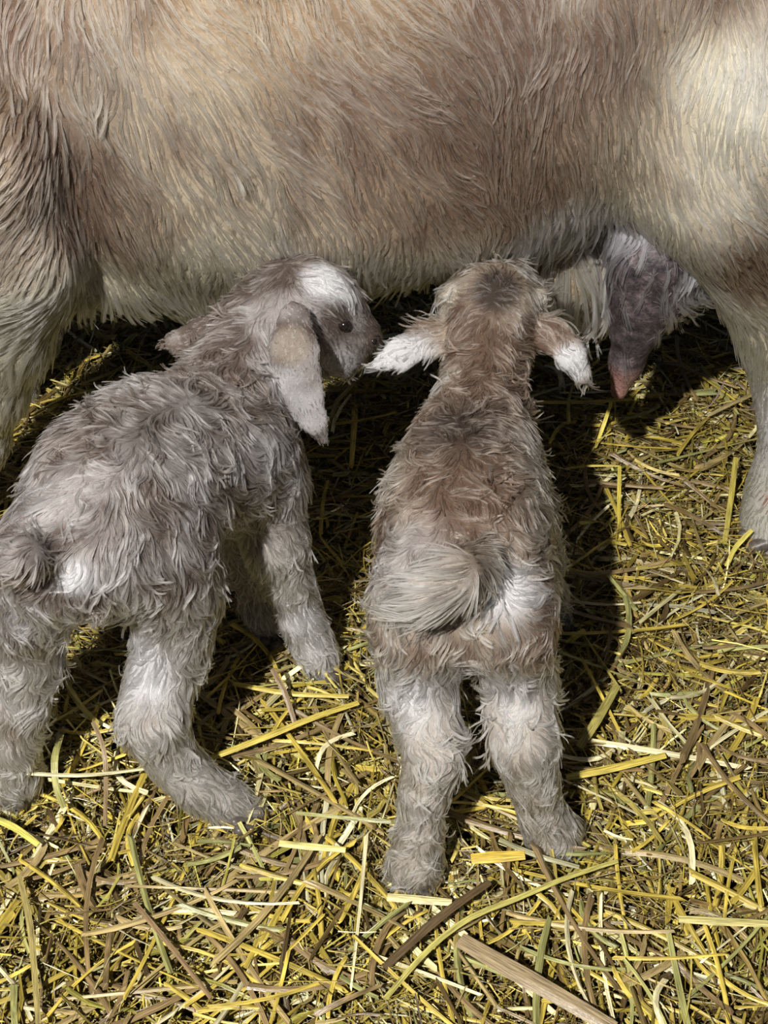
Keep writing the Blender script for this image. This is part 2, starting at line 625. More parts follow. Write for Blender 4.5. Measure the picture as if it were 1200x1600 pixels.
def ud_keep(p, n):
    zz = smooth(W(990, 500, 1.13)[2], W(1010, 420, 1.13)[2], p[:, 2])
    xx = smooth(W(985, 450, 1.13)[0], W(1085, 450, 1.13)[0], p[:, 0])
    top = blob(p, W(985, 360, 1.10), .035, .3)
    return .01 + zz * (.05 + 1.2 * xx ** 1.5 + .7 * top)


make_fur(ud, uV, uQ, udd, 7000, comb_from([(980, 400, 1.1, -10, 60, 0), (1040, 380, 1.1, 25, 60, 0), (1090, 430, 1.1, 45, 60, 0), (990, 520, 1.1, 0, 60, 0)]),
         lambda p, n: np.full(len(p), .030), ud_col, wid=.00025, lift=.3, amp=.4, nscale=.03, clump=.4, nclump=600, keep=ud_keep, seed=2, grav=.1)

# far half of the udder, shaggy
ud2 = Body()
ud2.limb([(880, 380, 1.175, 66), (905, 430, 1.175, 58), (925, 465, 1.175, 32)], .02)
u2V, u2Q = ud2.surface(.006)
u2 = link('udder_half', mesh_from('udder_half', u2V, u2Q, np.tile(np.array([.22, .17, .11]), (len(u2V), 1))), M_UDDER, goat_o)


def shag_col(p, n, rs, tone):
    c = mixc(np.array([.36, .30, .20]), np.array([.88, .88, .84]), np.clip(rs.uniform(0, 1, len(p)) + tone * .2, 0, 1))
    return c * .6, c


make_fur(ud2, u2V, u2Q, u2, 9000, comb_from([(860, 420, 1.15, 0, 60, 0), (940, 420, 1.15, 8, 60, 0)]),
         lambda p, n: np.full(len(p), .05), shag_col, wid=.00025, lift=.25, amp=.4, nscale=.03, clump=.7, nclump=400, seed=3, grav=.1)


# ------------------------------------------------------------------ hooves
def hoof_mesh(name, base, fwd, size):
    """cloven hoof: two claws side by side"""
    h = Body()
    f = unit(np.array([fwd[0], fwd[1], 0.]))
    s = np.array([f[1], -f[0], 0.])
    for k in (-1, 1):
        a = base + s * k * size * .34 - f * size * .35 + np.array([0, 0, size * .55])
        b = base + s * k * size * .30 + f * size * .55 + np.array([0, 0, size * .25])
        h.limb3([(a, size * .33), (b, size * .20)], size * .08)
    v, q = h.surface(size * .09)
    c = np.tile(np.array([.10, .085, .07]), (len(v), 1))
    return mesh_from(name, v, q, c)


def hooves(parent, specs):
    for (pos, fwd, size) in specs:
        link('hoof', hoof_mesh('hoof', np.array(pos), fwd, size), M_HOOF, parent)


hooves(goat_o, [(W(1192, 862, 1.06) * np.array([1, 1, 0]) + [0, 0, .0], (-1, -.2), .034),
                ((W(1192, 720, 1.27)) * np.array([1, 1, 0]), (-1, 0), .034),
                (W(-72, 830, 1.085) * np.array([1, 1, 0]), (-1, 0), .034),
                (W(12, 730, 1.30) * np.array([1, 1, 0]), (-1, 0), .034)])

# ================================================================== right kid, seen from behind
kr = Body()
kr.limb([(722, 925, .765, 112), (724, 860, .80, 118), (728, 790, .85, 116), (736, 720, .90, 96)], .03)
kr.limb([(738, 720, .90, 86), (750, 635, .95, 58), (762, 550, 1.0, 52), (768, 492, 1.03, 60)], .03)
# head: skull, brow, cheeks, muzzle under the belly
kr.limb([(770, 478, 1.04, 68), (772, 462, 1.075, 58), (772, 478, 1.12, 36), (772, 484, 1.145, 28)], .02)
kr.limb([(706, 466, 1.045, 21)], .012)
kr.limb([(842, 464, 1.045, 21)], .012)
kr.limb([(742, 435, 1.075, 20)], .014)
kr.limb([(795, 432, 1.075, 20)], .014)
# ears, flattened
earN = unit(np.array([.05, -.75, .62]))
kr.limb([(715, 508, 1.03, 20), (670, 528, 1.01, 27), (625, 553, .995, 22), (578, 574, .985, 8)], .010, (earN, .28))
kr.limb([(822, 505, 1.03, 20), (862, 522, 1.01, 26), (893, 553, .995, 22), (908, 582, .99, 14), (914, 598, .985, 7)], .010, (earN, .28))
# rump masses
kr.limb([(650, 940, .745, 66), (652, 985, .735, 64)], .03)
kr.limb([(800, 940, .745, 66), (800, 985, .735, 60)], .03)
# hind legs
kr.limb([(650, 985, .735, 60), (653, 1060, .735, 52), (665, 1125, .715, 42), (678, 1180, .690, 37), (662, 1240, .680, 29), (656, 1300, .672, 28),
         (650, 1345, .668, 33), (646, 1370, .668, 36)], .02)
kr.limb([(800, 985, .735, 56), (812, 1060, .745, 50), (812, 1120, .725, 44), (818, 1165, .705, 42), (832, 1220, .70, 31), (845, 1265, .700, 27),
         (862, 1300, .700, 35), (885, 1315, .705, 30)], .02)
# front legs
kr.limb([(815, 790, .90, 52), (838, 870, .925, 34), (852, 930, .945, 26), (868, 975, .950, 27)], .02)
kr.limb([(665, 790, .90, 50), (655, 870, .925, 34), (655, 930, .945, 26), (650, 975, .950, 27)], .02)
# tail swung to the left
kr.limb([(748, 880, .735, 34), (712, 905, .712, 38), (665, 930, .700, 36), (630, 945, .700, 24)], .015)
kV, kQ = kr.surface(.0027)

KB = np.array([.19, .122, .085])
KD = np.array([.08, .058, .045])
KC = np.array([.80, .73, .60])
KW = np.array([.93, .93, .95])


def kr_cols(p):
    nz = fbm(p, .04, 60)
    c = mixc(KB, np.array([.44, .35, .27]), np.clip(.42 + nz[:, 0] * 2.2, 0, 1))
    z = p[:, 2]
    low = smooth(.22, .15, z + nz[:, 1] * .02)
    c = mixc(c, np.array([.66, .60, .53]), low * .8)
    dk = blob(p, W(730, 680, .87), .055, .2) * .7 + blob(p, W(775, 452, 1.015), .03, .25) * 1.3 + blob(p, W(700, 700, .86), .05, .2) * .3
    c = mixc(c, KD, np.clip(dk, 0, 1))
    lt = blob(p, W(800, 925, .72), .035, .2) * .85 + blob(p, W(630, 870, .75), .05, .2) * .3 + blob(p, W(790, 1090, .70), .045, .2) * .75 \
        + blob(p, W(625, 1090, .70), .045, .2) * .75 + blob(p, W(690, 1070, .70), .03, .2) * .4 + blob(p, W(700, 1200, .65), .02, .2) * .5 \
        + blob(p, W(770, 1160, .68), .02, .2) * .5
    c = mixc(c, KW, np.clip(lt, 0, 1))
    c = mixc(c, np.array([.50, .45, .40]), blob(p, W(665, 930, .69), .045, .6) * .8)
    ear = blob(p, W(620, 560, .98), .035, .5) + blob(p, W(660, 545, 1.0), .02, .3) * .7 + blob(p, W(895, 570, .98), .028, .5)
    c = mixc(c, KW, np.clip(ear, 0, 1) * .9)
    cu = blob(p, W(705, 462, 1.03), .016, .3) + blob(p, W(700, 590, .95), .02, .2) * .6
    cu = cu + blob(p, W(845, 462, 1.03), .013, .3) * .8
    c = mixc(c, KC * 1.15, np.clip(cu, 0, 1) * .85)
    return c


def kid_hair(colsf, contrast=.2):
    def f(p, n, rs, tone):
        c = colsf(p)
        k = len(p)
        r = rs.uniform(0, 1, k)
        c = c * np.exp(rs.normal(0, .33, k) + tone * contrast)[:, None]
        c = np.where((r < .2)[:, None], mixc(c, KC, np.full(k, .5)), c)
        c = np.where((r > .85)[:, None], c * .5, c)
        return c * .28, np.minimum(c * 1.4, .95)  # dark roots paint in the shade between locks; tips lightened
    return f


kid_r = link('goat_kid', mesh_from('goat_kid', kV, kQ, kr_cols(kV) * .5), M_SKIN)
tag(kid_r, 'brown goat kid seen from behind, head under the belly, ears spread and tail swung left', 'goat kid')
KR_G = [
    (775, 450, 1.0, -2, -30, .03), (745, 480, 1.0, -25, 20, 0), (800, 480, 1.0, 25, 25, 0), (770, 500, .98, 0, 40, 0), (700, 470, 1.0, -30, -10, 0), (845, 470, 1.0, 30, 10, 0),
    (670, 530, .98, -50, 20, 0), (600, 565, .98, -50, 20, 0), (870, 530, .98, 40, 30, 0), (910, 580, .98, 5, 40, 0),
    (760, 560, .95, -5, 50, 0), (730, 640, .88, 5, 50, 0), (800, 660, .88, 35, 50, 0), (670, 680, .87, -10, 50, 0), (850, 740, .88, 30, 50, 0),
    (700, 760, .80, 20, 40, 0), (750, 780, .80, -20, 40, 0), (610, 790, .80, -8, 50, 0), (840, 820, .80, 10, 50, 0), (720, 840, .75, 15, 40, 0),
    (610, 900, .72, -8, 50, 0), (820, 900, .72, 12, 50, 0), (790, 900, .7, 35, 40, 0), (725, 890, .69, -50, 10, 0), (690, 915, .69, -50, 6, 0), (640, 935, .69, -50, 2, 0), (660, 960, .69, -50, 0, 0),
    (640, 1050, .68, 10, 50, 0), (700, 1080, .68, 35, 40, 0), (600, 1050, .68, -15, 50, 0), (800, 1050, .68, 10, 50, 0), (770, 1080, .68, -25, 40, 0),
    (660, 1180, .65, 5, 50, 0), (820, 1180, .67, 12, 50, 0), (650, 1300, .63, -5, 50, 0), (850, 1280, .67, 25, 40, 0), (640, 1370, .63, -10, 40, 0),
]


def kr_len(p, n):
    L = np.full(len(p), .0195)
    z = p[:, 2]
    L = L - .003 * smooth(.10, .05, z)
    ear = blob(p, W(610, 562, .98), .05, .6) + blob(p, W(895, 560, .98), .036, .6)
    L = L * (1 - .45 * np.clip(ear, 0, 1))
    tl = blob(p, W(680, 920, .705), .05, .6)
    L = L * (1 + .5 * tl)
    hd = blob(p, W(770, 480, 1.0), .045, .5)
    return L * (1 - .4 * hd)


def kr_calm(p, n):
    return np.clip(.45 * blob(p, W(768, 480, 1.0), .05, .6) + blob(p, W(670, 925, .705), .045, .7) * .85 + blob(p, W(610, 562, .98), .055, .7) * .6, 0, 1)


def kid_keep(p, n):
    return np.where((n[:, 1] > .65) | (n[:, 2] < -.85), .35, 1.0)


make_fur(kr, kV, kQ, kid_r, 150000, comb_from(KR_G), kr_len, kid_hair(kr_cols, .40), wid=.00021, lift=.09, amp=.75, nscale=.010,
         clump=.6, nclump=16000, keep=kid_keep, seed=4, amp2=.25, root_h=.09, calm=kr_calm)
hooves(kid_r, [(W(646, 1392, .66) * [1, 1, 0] + [0, 0, -.002], (0, 1), .020), (W(880, 1325, .70) * [1, 1, 0] + [0, 0, -.002], (.8, .5), .020),
               (G(872, 985), (.2, 1), .018), (G(652, 985), (0, 1), .018)])

# ================================================================== left kid, three-quarter from behind
kl = Body()
kl.limb([(140, 850, .775, 118), (185, 775, .82, 128), (250, 728, .865, 126), (330, 710, .91, 112), (390, 725, .93, 84)], .03)
kl.limb([(350, 680, .92, 92), (368, 600, .96, 74), (405, 530, 1.0, 66), (445, 480, 1.02, 62)], .03)
# head in profile, facing right
kl.limb([(445, 475, 1.02, 59), (482, 470, 1.02, 60), (514, 496, 1.02, 50), (542, 520, 1.02, 34), (568, 526, 1.02, 22)], .02)
kl.limb([(500, 545, 1.02, 46), (535, 560, 1.02, 28)], .02)
kl.limb([(520, 462, 1.01, 27)], .014)
kl.limb([(572, 524, 1.02, 14), (582, 532, 1.02, 9)], .01)
# ears
e1 = unit(np.array([.25, -.85, .45]))
kl.limb([(460, 495, .965, 26), (460, 550, .945, 39), (470, 610, .935, 36), (490, 655, .93, 22), (508, 692, .93, 7)], .006, (e1, .17))
e2 = unit(np.array([-.1, -.8, .6]))
kl.limb([(360, 512, 1.0, 22), (318, 522, .985, 27), (282, 534, .98, 20), (252, 540, .98, 9)], .006, (e2, .25))
# rump and thighs
kl.limb([(250, 880, .79, 86), (285, 935, .80, 60)], .03)
kl.limb([(60, 880, .76, 70), (48, 950, .765, 58)], .03)
# near hind leg
kl.limb([(272, 925, .79, 66), (268, 1010, .785, 52), (248, 1075, .77, 46), (238, 1130, .745, 44), (268, 1185, .74, 33), (308, 1225, .735, 31),
         (352, 1252, .735, 30), (388, 1268, .733, 22)], .02)
# far hind leg at the frame's edge
kl.limb([(48, 950, .765, 52), (40, 1030, .77, 48), (28, 1100, .76, 40), (22, 1160, .75, 32), (25, 1205, .75, 32), (28, 1235, .75, 30)], .02)
# front legs
kl.limb([(415, 770, .915, 64), (430, 850, .90, 44), (448, 905, .90, 34), (470, 965, .895, 28), (490, 1010, .89, 26), (505, 1040, .885, 26)], .02)
kl.limb([(360, 800, .95, 60), (392, 880, .94, 34), (410, 950, .935, 26), (425, 1000, .93, 26)], .02)
# tail
kl.limb([(75, 862, .735, 26), (40, 872, .715, 28), (5, 888, .71, 20)], .012)
lV, lQ = kl.surface(.0025)

LB = np.array([.16, .118, .098])
LG = np.array([.50, .45, .43])


def kl_cols(p):
    nz = fbm(p, .045, 70)
    n2 = fbm(p, .02, 74)
    c = mixc(LB, LG, np.clip(.36 + nz[:, 0] * 1.9 + n2[:, 0] * 1.2, 0, 1))
    z = p[:, 2]
    low = smooth(.21, .13, z + nz[:, 1] * .02)
    c = mixc(c, np.array([.70, .65, .59]), low * .8)
    c = mixc(c, np.array([.36, .28, .22]), np.clip(blob(p, W(225, 1110, .73), .025, .2) + blob(p, W(20, 1150, .73), .02, .2), 0, 1) * .7)
    dk = blob(p, W(240, 640, .82), .075, .1) * .75 + blob(p, W(420, 440, 1.0), .03, .2) * .6 + blob(p, W(60, 860, .70), .03, .2) * .6 + blob(p, W(72, 912, .74), .010, .4) \
        + blob(p, W(535, 505, .99), .022, .3) * .85 + blob(p, W(330, 850, .8), .03, .1) * .3
    c = mixc(c, KD * 1.1, np.clip(dk, 0, 1))
    lt = blob(p, W(508, 430, 1.0), .028, .4) * .95 + blob(p, W(545, 455, 1.0), .014, .4) * .8 + blob(p, W(560, 480, 1.0), .014, .3) * .7 + blob(p, W(420, 720, .88), .045, .2) * .45 + blob(p, W(118, 905, .72), .022, .3) * .95 \
        + blob(p, W(215, 1050, .75), .045, .3) * .8 + blob(p, W(60, 990, .72), .045, .3) * .6 + blob(p, W(480, 985, .87), .04, .2) * .75 \
        + blob(p, W(540, 585, .99), .03, .4) * .7 + blob(p, W(445, 600, .93), .022, .2) * .5 + blob(p, W(210, 1000, .75), .025, .3) * .5 \
        + blob(p, W(480, 640, .93), .025, .4) * .5 + blob(p, W(35, 1090, .72), .03, .3) * .5 + blob(p, W(500, 1040, .87), .03, .3) * .5
    c = mixc(c, KW, np.clip(lt, 0, 1))
    # bridge of the nose pale
    nb = blob(p, W(565, 500, 1.0), .016, .4)
    c = mixc(c, np.array([.45, .40, .38]), nb)
    er = blob(p, W(455, 540, .945), .02, .5) + blob(p, W(285, 535, 1.0), .03, .5)
    c = mixc(c, np.array([.50, .42, .34]), np.clip(er, 0, 1) * .8)
    return c


kid_l = link('goat_kid', mesh_from('goat_kid', lV, lQ, kl_cols(lV) * .5), M_SKIN)
tag(kid_l, 'grey brown goat kid with white forehead, turned in profile, one long ear hanging', 'goat kid')
KL_G = [
    (420, 440, 1.0, -25, 30, 0), (480, 420, 1.0, 50, -10, 0), (520, 440, 1.0, 30, 25, 0), (490, 470, 1.0, 40, 10, 0), (440, 480, 1.0, -5, 40, 0), (550, 500, 1.0, 15, 30, 0),
    (535, 570, 1.0, 5, 40, 0), (380, 500, 1.0, -40, 25, 0), (370, 560, .97, -30, 40, 0), (420, 560, .97, 0, 45, 0), (460, 560, .94, 5, 50, 0), (490, 650, .93, 15, 50, 0),
    (280, 535, 1.0, -40, 8, 0), (300, 620, .9, -40, 25, 0), (200, 630, .84, -35, 40, 0), (400, 650, .9, 30, 50, 0), (330, 700, .86, 10, 50, 0), (450, 740, .88, 35, 40, 0),
    (120, 700, .78, -20, 50, 0), (250, 760, .8, 10, 50, 0), (350, 800, .84, 30, 40, 0), (60, 780, .74, -25, 45, 0), (180, 850, .75, 10, 50, 0), (300, 870, .76, 30, 40, 0),
    (100, 850, .72, -30, 40, 0), (30, 870, .69, -50, 15, 0), (120, 910, .72, -10, 45, 0), (240, 960, .74, -10, 50, 0), (320, 960, .76, 20, 50, 0),
    (220, 1060, .73, -15, 50, 0), (290, 1040, .75, 5, 50, 0), (230, 1130, .72, 0, 50, 0), (290, 1200, .72, 30, 40, 0), (360, 1250, .72, 45, 25, 0),
    (40, 1000, .72, -5, 50, 0), (30, 1130, .72, 0, 50, 0), (440, 850, .88, 15, 50, 0), (470, 950, .87, 12, 50, 0), (505, 1030, .87, 30, 40, 0),
]


def kl_ear(p):
    d = np.full(len(p), 9.)
    for a, b in ((W(460, 515, .955), W(470, 610, .935)), (W(470, 610, .935), W(508, 695, .93)), (W(335, 518, .99), W(250, 540, .98))):
        t = np.clip(((p - a) @ (b - a)) / ((b - a) @ (b - a)), 0, 1)
        d = np.minimum(d, np.linalg.norm(p - a - t[:, None] * (b - a), axis=1))
    return 1 - smooth(.018, .026, d)


def kl_calm(p, n):
    return np.clip(kl_ear(p) + .6 * blob(p, W(560, 530, 1.0), .05, .6) + .35 * blob(p, W(460, 460, 1.0), .06, .6), 0, .92)


def kl_len(p, n):
    L = np.full(len(p), .0195)
    z = p[:, 2]
    L = L - .003 * smooth(.10, .05, z)
    ear = kl_ear(p)
    L = L * (1 - .3 * blob(p, W(455, 455, 1.0), .06, .6))
    face = blob(p, W(555, 530, 1.0), .045, .5)
    L = L * (1 - .80 * np.clip(ear, 0, 1)) * (1 - .65 * face)
    return L


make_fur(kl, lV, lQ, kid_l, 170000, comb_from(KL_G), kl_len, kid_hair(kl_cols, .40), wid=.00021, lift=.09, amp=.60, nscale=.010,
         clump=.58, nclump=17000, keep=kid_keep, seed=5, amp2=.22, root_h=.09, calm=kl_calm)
hooves(kid_l, [(G(380, 1292) + [0, 0, -.004], (1, .5), .015), (G(28, 1250) + [0, 0, -.004], (.2, 1), .016), (G(522, 1062), (.8, .6), .019), (G(430, 1012), (.6, 1), .018)])


def ball(name, c, r, mat, parent):
    b = Body()
    b.limb3([(np.array(c), r)], .001)
    v, q = b.surface(r * .22)
    return link(name, mesh_from(name, v, q, np.tile(np.array([.05, .04, .04]), (len(v), 1))), mat, parent)


ball('eye', W(538, 508, .9915), .0056, M_EYE, kid_l)
ball('nostril', W(583, 533, 1.008), .003, M_EYE, kid_l)


# ================================================================== straw
PAL = np.array([[.62, .47, .10], [.52, .40, .07], [.70, .57, .18], [.40, .30, .06], [.30, .21, .08], [.21, .14, .06],
                [.78, .70, .42], [.36, .36, .16], [.44, .34, .16], [.14, .09, .04], [.85, .80, .62], [.55, .50, .12]])
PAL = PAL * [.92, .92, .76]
PW = np.array([.12, .08, .11, .08, .14, .15, .08, .05, .11, .06, .04, .04])
PW = PW / PW.sum()


def blades(n, rs, L, wd, flat, pos, yaw, tilt, roll, bend, cols, seg=4, kink=None):
    """n stalks as one vertex soup: diamond section, seg pieces long, curved"""
    S = seg + 1
    t = np.linspace(-.5, .5, S)[None]
    taper = 1 - .35 * rs.uniform(0, 1, (n, 1)) * (t + .5)
    x = L[:, None] * t
    lat = bend[:, 0:1] * L[:, None] * (t * t * 4 - .33)
    ver = bend[:, 1:2] * L[:, None] * (t * t * 4 - .33)
    hw = wd[:, None] / 2 * taper
    hh = hw * flat[:, None]
    ro = roll[:, None] + bend[:, 2:3] * t
    sec = np.array([[-1, 0], [-.15, 1], [1, 0], [.15, -1]])
    P = np.empty((n, S, 4, 3), F32)
    for k in range(4):
        a = sec[k, 0] * hw
        b = sec[k, 1] * hh
        P[:, :, k, 0] = x
        P[:, :, k, 1] = lat + a * np.cos(ro) - b * np.sin(ro)
        P[:, :, k, 2] = ver + a * np.sin(ro) + b * np.cos(ro)
    # ragged ends
    P[:, 0, :, 0] += (rs.uniform(-1, 1, (n, 4)) * wd[:, None] * .8)
    P[:, -1, :, 0] += (rs.uniform(-1, 1, (n, 4)) * wd[:, None] * .8)
    FB = np.empty((n, S, 4, 3), F32)
    FB[..., 0] = (P[..., 0]) / .02
    FB[..., 1] = sec[None, None, :, 0] * wd[:, None, None] / .0022
    FB[..., 2] = (np.arange(n) * 7.31)[:, None, None] % 997 + rs.uniform(0, 50)
    P = P.reshape(n, S * 4, 3)
    ct, st = np.cos(tilt)[:, None], np.sin(tilt)[:, None]
    X = P[:, :, 0] * ct - P[:, :, 2] * st
    Z = P[:, :, 0] * st + P[:, :, 2] * ct
    Y = P[:, :, 1]
    cy, sy = np.cos(yaw)[:, None], np.sin(yaw)[:, None]
    O = np.stack([X * cy - Y * sy, X * sy + Y * cy, Z], -1) + pos[:, None]
    f = []
    for s in range(seg):
        for k in range(4):
            k2 = (k + 1) % 4
            f.append([s * 4 + k, s * 4 + k2, (s + 1) * 4 + k2, (s + 1) * 4 + k])
    f.append([3, 2, 1, 0])
    f.append([seg * 4 + k for k in range(4)])
    f = np.array(f)
    Q = (f[None] + (np.arange(n) * S * 4)[:, None, None]).reshape(-1, 4)
    C = np.repeat(cols[:, None], S * 4, 1).reshape(-1, 3)
    # dry tips and joints: each stalk changes tone along its length
    C = C.reshape(n, S, 4, 3) * np.exp(rs.normal(0, .16, (n, S, 1, 1)))
    return O.reshape(-1, 3), Q, C.reshape(-1, 3), FB.reshape(-1, 3)


def scatter(n, rs, lo, hi, zlo, zhi, Lr, Wr, dark):
    L = rs.uniform(0, 1, n) ** 1.6 * (Lr[1] - Lr[0]) + Lr[0]
    wd = rs.uniform(0, 1, n) ** 1.5 * (Wr[1] - Wr[0]) + Wr[0]
    x = rs.uniform(lo[0], hi[0], n)
    y = rs.uniform(lo[1], hi[1], n)
    z = mound(x, y) + rs.uniform(zlo, zhi, n)
    pos = np.stack([x, y, z], 1)
    # neighbouring stalks share a rough direction
    vn = vnoise(pos * [1, 1, 0], .13, 44)
    yaw = np.arctan2(vn[:, 0], vn[:, 1]) * .5 + rs.normal(0, 1.0, n)
    tilt = rs.normal(0, .17, n)
    ci = rs.choice(len(PAL), n, p=PW)
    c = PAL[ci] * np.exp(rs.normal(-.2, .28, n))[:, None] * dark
    bend = np.stack([rs.normal(0, .05, n), rs.normal(0, .04, n), rs.normal(0, .8, n)], 1)
    flat = np.where(rs.uniform(0, 1, n) < .6, rs.uniform(.12, .3, n), rs.uniform(.5, .9, n))
    return dict(L=L, wd=wd, flat=flat, pos=pos, yaw=yaw, tilt=tilt, roll=rs.normal(0, .6, n), bend=bend, cols=c)


rs = np.random.RandomState(11)
parts = []
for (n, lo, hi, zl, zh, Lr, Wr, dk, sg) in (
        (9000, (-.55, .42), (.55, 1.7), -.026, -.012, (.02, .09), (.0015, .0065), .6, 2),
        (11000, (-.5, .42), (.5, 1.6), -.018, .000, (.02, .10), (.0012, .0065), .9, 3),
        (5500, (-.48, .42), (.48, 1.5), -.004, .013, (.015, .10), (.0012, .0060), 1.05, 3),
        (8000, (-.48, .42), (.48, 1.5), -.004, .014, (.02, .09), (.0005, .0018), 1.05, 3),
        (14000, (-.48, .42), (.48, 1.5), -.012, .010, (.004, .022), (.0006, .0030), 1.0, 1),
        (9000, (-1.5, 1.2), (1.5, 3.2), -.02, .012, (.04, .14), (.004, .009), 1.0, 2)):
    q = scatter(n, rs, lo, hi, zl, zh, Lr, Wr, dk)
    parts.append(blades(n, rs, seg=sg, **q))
off = 0
VV, QQ, CC, FF = [], [], [], []
for v, q, c, fb_ in parts:
    FF.append(fb_)
    VV.append(v)
    QQ.append(q + off)
    CC.append(c)
    off += len(v)
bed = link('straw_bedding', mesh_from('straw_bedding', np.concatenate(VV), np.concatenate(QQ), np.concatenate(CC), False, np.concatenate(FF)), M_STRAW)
tag(bed, 'thick bed of loose chopped yellow and brown straw covering the floor', 'straw', kind='stuff')


def stalk_mesh(name, L, w, flat, col, seed, bend=(0, 0, 0), seg=6):
    r = np.random.RandomState(seed)
    v, q, c, fb_ = blades(1, r, np.array([L]), np.array([w]), np.array([flat]), np.zeros((1, 3)), np.zeros(1), np.zeros(1),
                     np.zeros(1), np.array([bend]), np.array([col]), seg=seg)
    return mesh_from(name, v, q, c, False, fb_)


# 300 or so of the largest loose stalks, each an object
KINDS_ = [('golden yellow', (.66, .50, .09)), ('pale cream', (.80, .72, .42)), ('dull brown', (.27, .185, .08)), ('olive green', (.38, .37, .13)),
          ('tan', (.44, .33, .14))]
protos = {}
for ki, (kn, kc) in enumerate(KINDS_):
    for s in range(5):
        r = np.random.RandomState(900 + ki * 10 + s)
        protos[(ki, s)] = stalk_mesh('straw_stalk', .1, r.uniform(.0028, .0062), r.choice([.15, .3, .7]), np.array(kc) * r.uniform(.8, 1.15),
                                     700 + ki * 10 + s, (r.normal(0, .06), r.normal(0, .03), r.normal(0, .6)))
        protos[(ki, s)].materials.append(M_STRAW)
rs = np.random.RandomState(23)
feet = [G(646, 1385), G(875, 1325), G(380, 1280), G(28, 1250), G(515, 1060), G(1195, 860)]
PLACES = [(1000, 640, 'under the teat'), (1130, 640, 'behind the adult hind hoof'), (1080, 760, 'before the adult hind hoof'), (1150, 920, 'just below the adult hind hoof'),
          (1000, 840, 'right of the brown kid shoulder'), (1140, 1040, 'at the right edge halfway down'), (1010, 1000, 'right of the brown kid rump'),
          (1030, 1180, 'right of the brown kid hocks'), (1150, 1280, 'at the right edge, lower third'), (990, 1320, 'right of the brown kid right foot'),
          (1120, 1440, 'above the bottom right corner'), (1130, 1560, 'in the bottom right corner'), (900, 1560, 'at the bottom edge below the brown kid'),
          (880, 1440, 'below the right foot of the brown kid'), (720, 1500, 'below the left foot of the brown kid'), (660, 1580, 'at the middle of the bottom edge'),
          (520, 1560, 'at the bottom edge left of centre'), (500, 1440, 'left below the brown kid left foot'), (340, 1420, 'below the grey kid hind foot'),
          (300, 1560, 'at the bottom edge, left part'), (90, 1560, 'in the bottom left corner'), (80, 1400, 'at the left edge low down'),
          (170, 1300, 'below the grey kid hocks'), (510, 1280, 'right of the grey kid hind foot'), (480, 1160, 'between the two kids, low'),
          (540, 960, 'between the two kids, by the foreleg'), (550, 750, 'between the two kids, in shade'), (120, 1080, 'between the grey kid hind legs'),
          (380, 1110, 'under the grey kid belly'), (730, 1280, 'between the brown kid hind feet'), (540, 640, 'under the grey kid chin'), (140, 520, 'behind the adult front leg'),
          (920, 720, 'in the shade left of the teat')]


def clear(g):
    c = np.array([0, 0, CAM_H])
    t = np.linspace(.3, .97, 60)[:, None]
    q = (c + (g - c) * t).astype(F32)
    return min(kr.sdf(q).min(), kl.sdf(q).min(), goat.sdf(q).min()) > .012


used = set()
cnt = tries = 0
while cnt < 270 and tries < 6000:
    tries += 1
    u, v = rs.uniform(-10, 1210), rs.uniform(600, 1600) if rs.uniform() < .92 else rs.uniform(480, 600)
    g = G(u, v)
    if min(np.linalg.norm(g[:2] - f[:2]) for f in feet) < .04 or not clear(g):
        continue
    ki = rs.choice(5, p=[.32, .14, .22, .12, .20])
    ln = [.05, .085, .13][rs.choice(3, p=[.3, .4, .3])] * rs.uniform(.9, 1.1)
    vn = vnoise(g[None] * [1, 1, 0], .13, 44)[0]
    yaw = math.atan2(vn[0], vn[1]) * .5 + rs.normal(0, .9)
    deg = math.degrees(yaw) % 180
    way = 'lying crosswise' if deg < 22 or deg > 158 else 'slanting up right' if deg < 68 else 'lying lengthwise' if deg < 112 else 'slanting up left'
    size = 'short' if ln < .065 else 'medium' if ln < .105 else 'long'
    place = min(PLACES, key=lambda q: (q[0] - u) ** 2 + (q[1] - v) ** 2)[2]
    lab = '%s %s straw stalk %s %s' % (size, KINDS_[ki][0], way, place)
    if lab in used:
        continue
    used.add(lab)
    o = bpy.data.objects.new('straw_stalk', protos[(ki, rs.randint(5))])
    COL.objects.link(o)
    o.scale = (ln / .1, 1, 1)
    o.rotation_euler = (rs.normal(0, .35), rs.normal(0, .07), yaw)
    o.location = (g[0], g[1], float(mound(g[None, 0], g[None, 1])[0]) + rs.uniform(.009, .017))
    tag(o, lab, 'straw', 'loose straw stalks on top of the bedding')
    cnt += 1


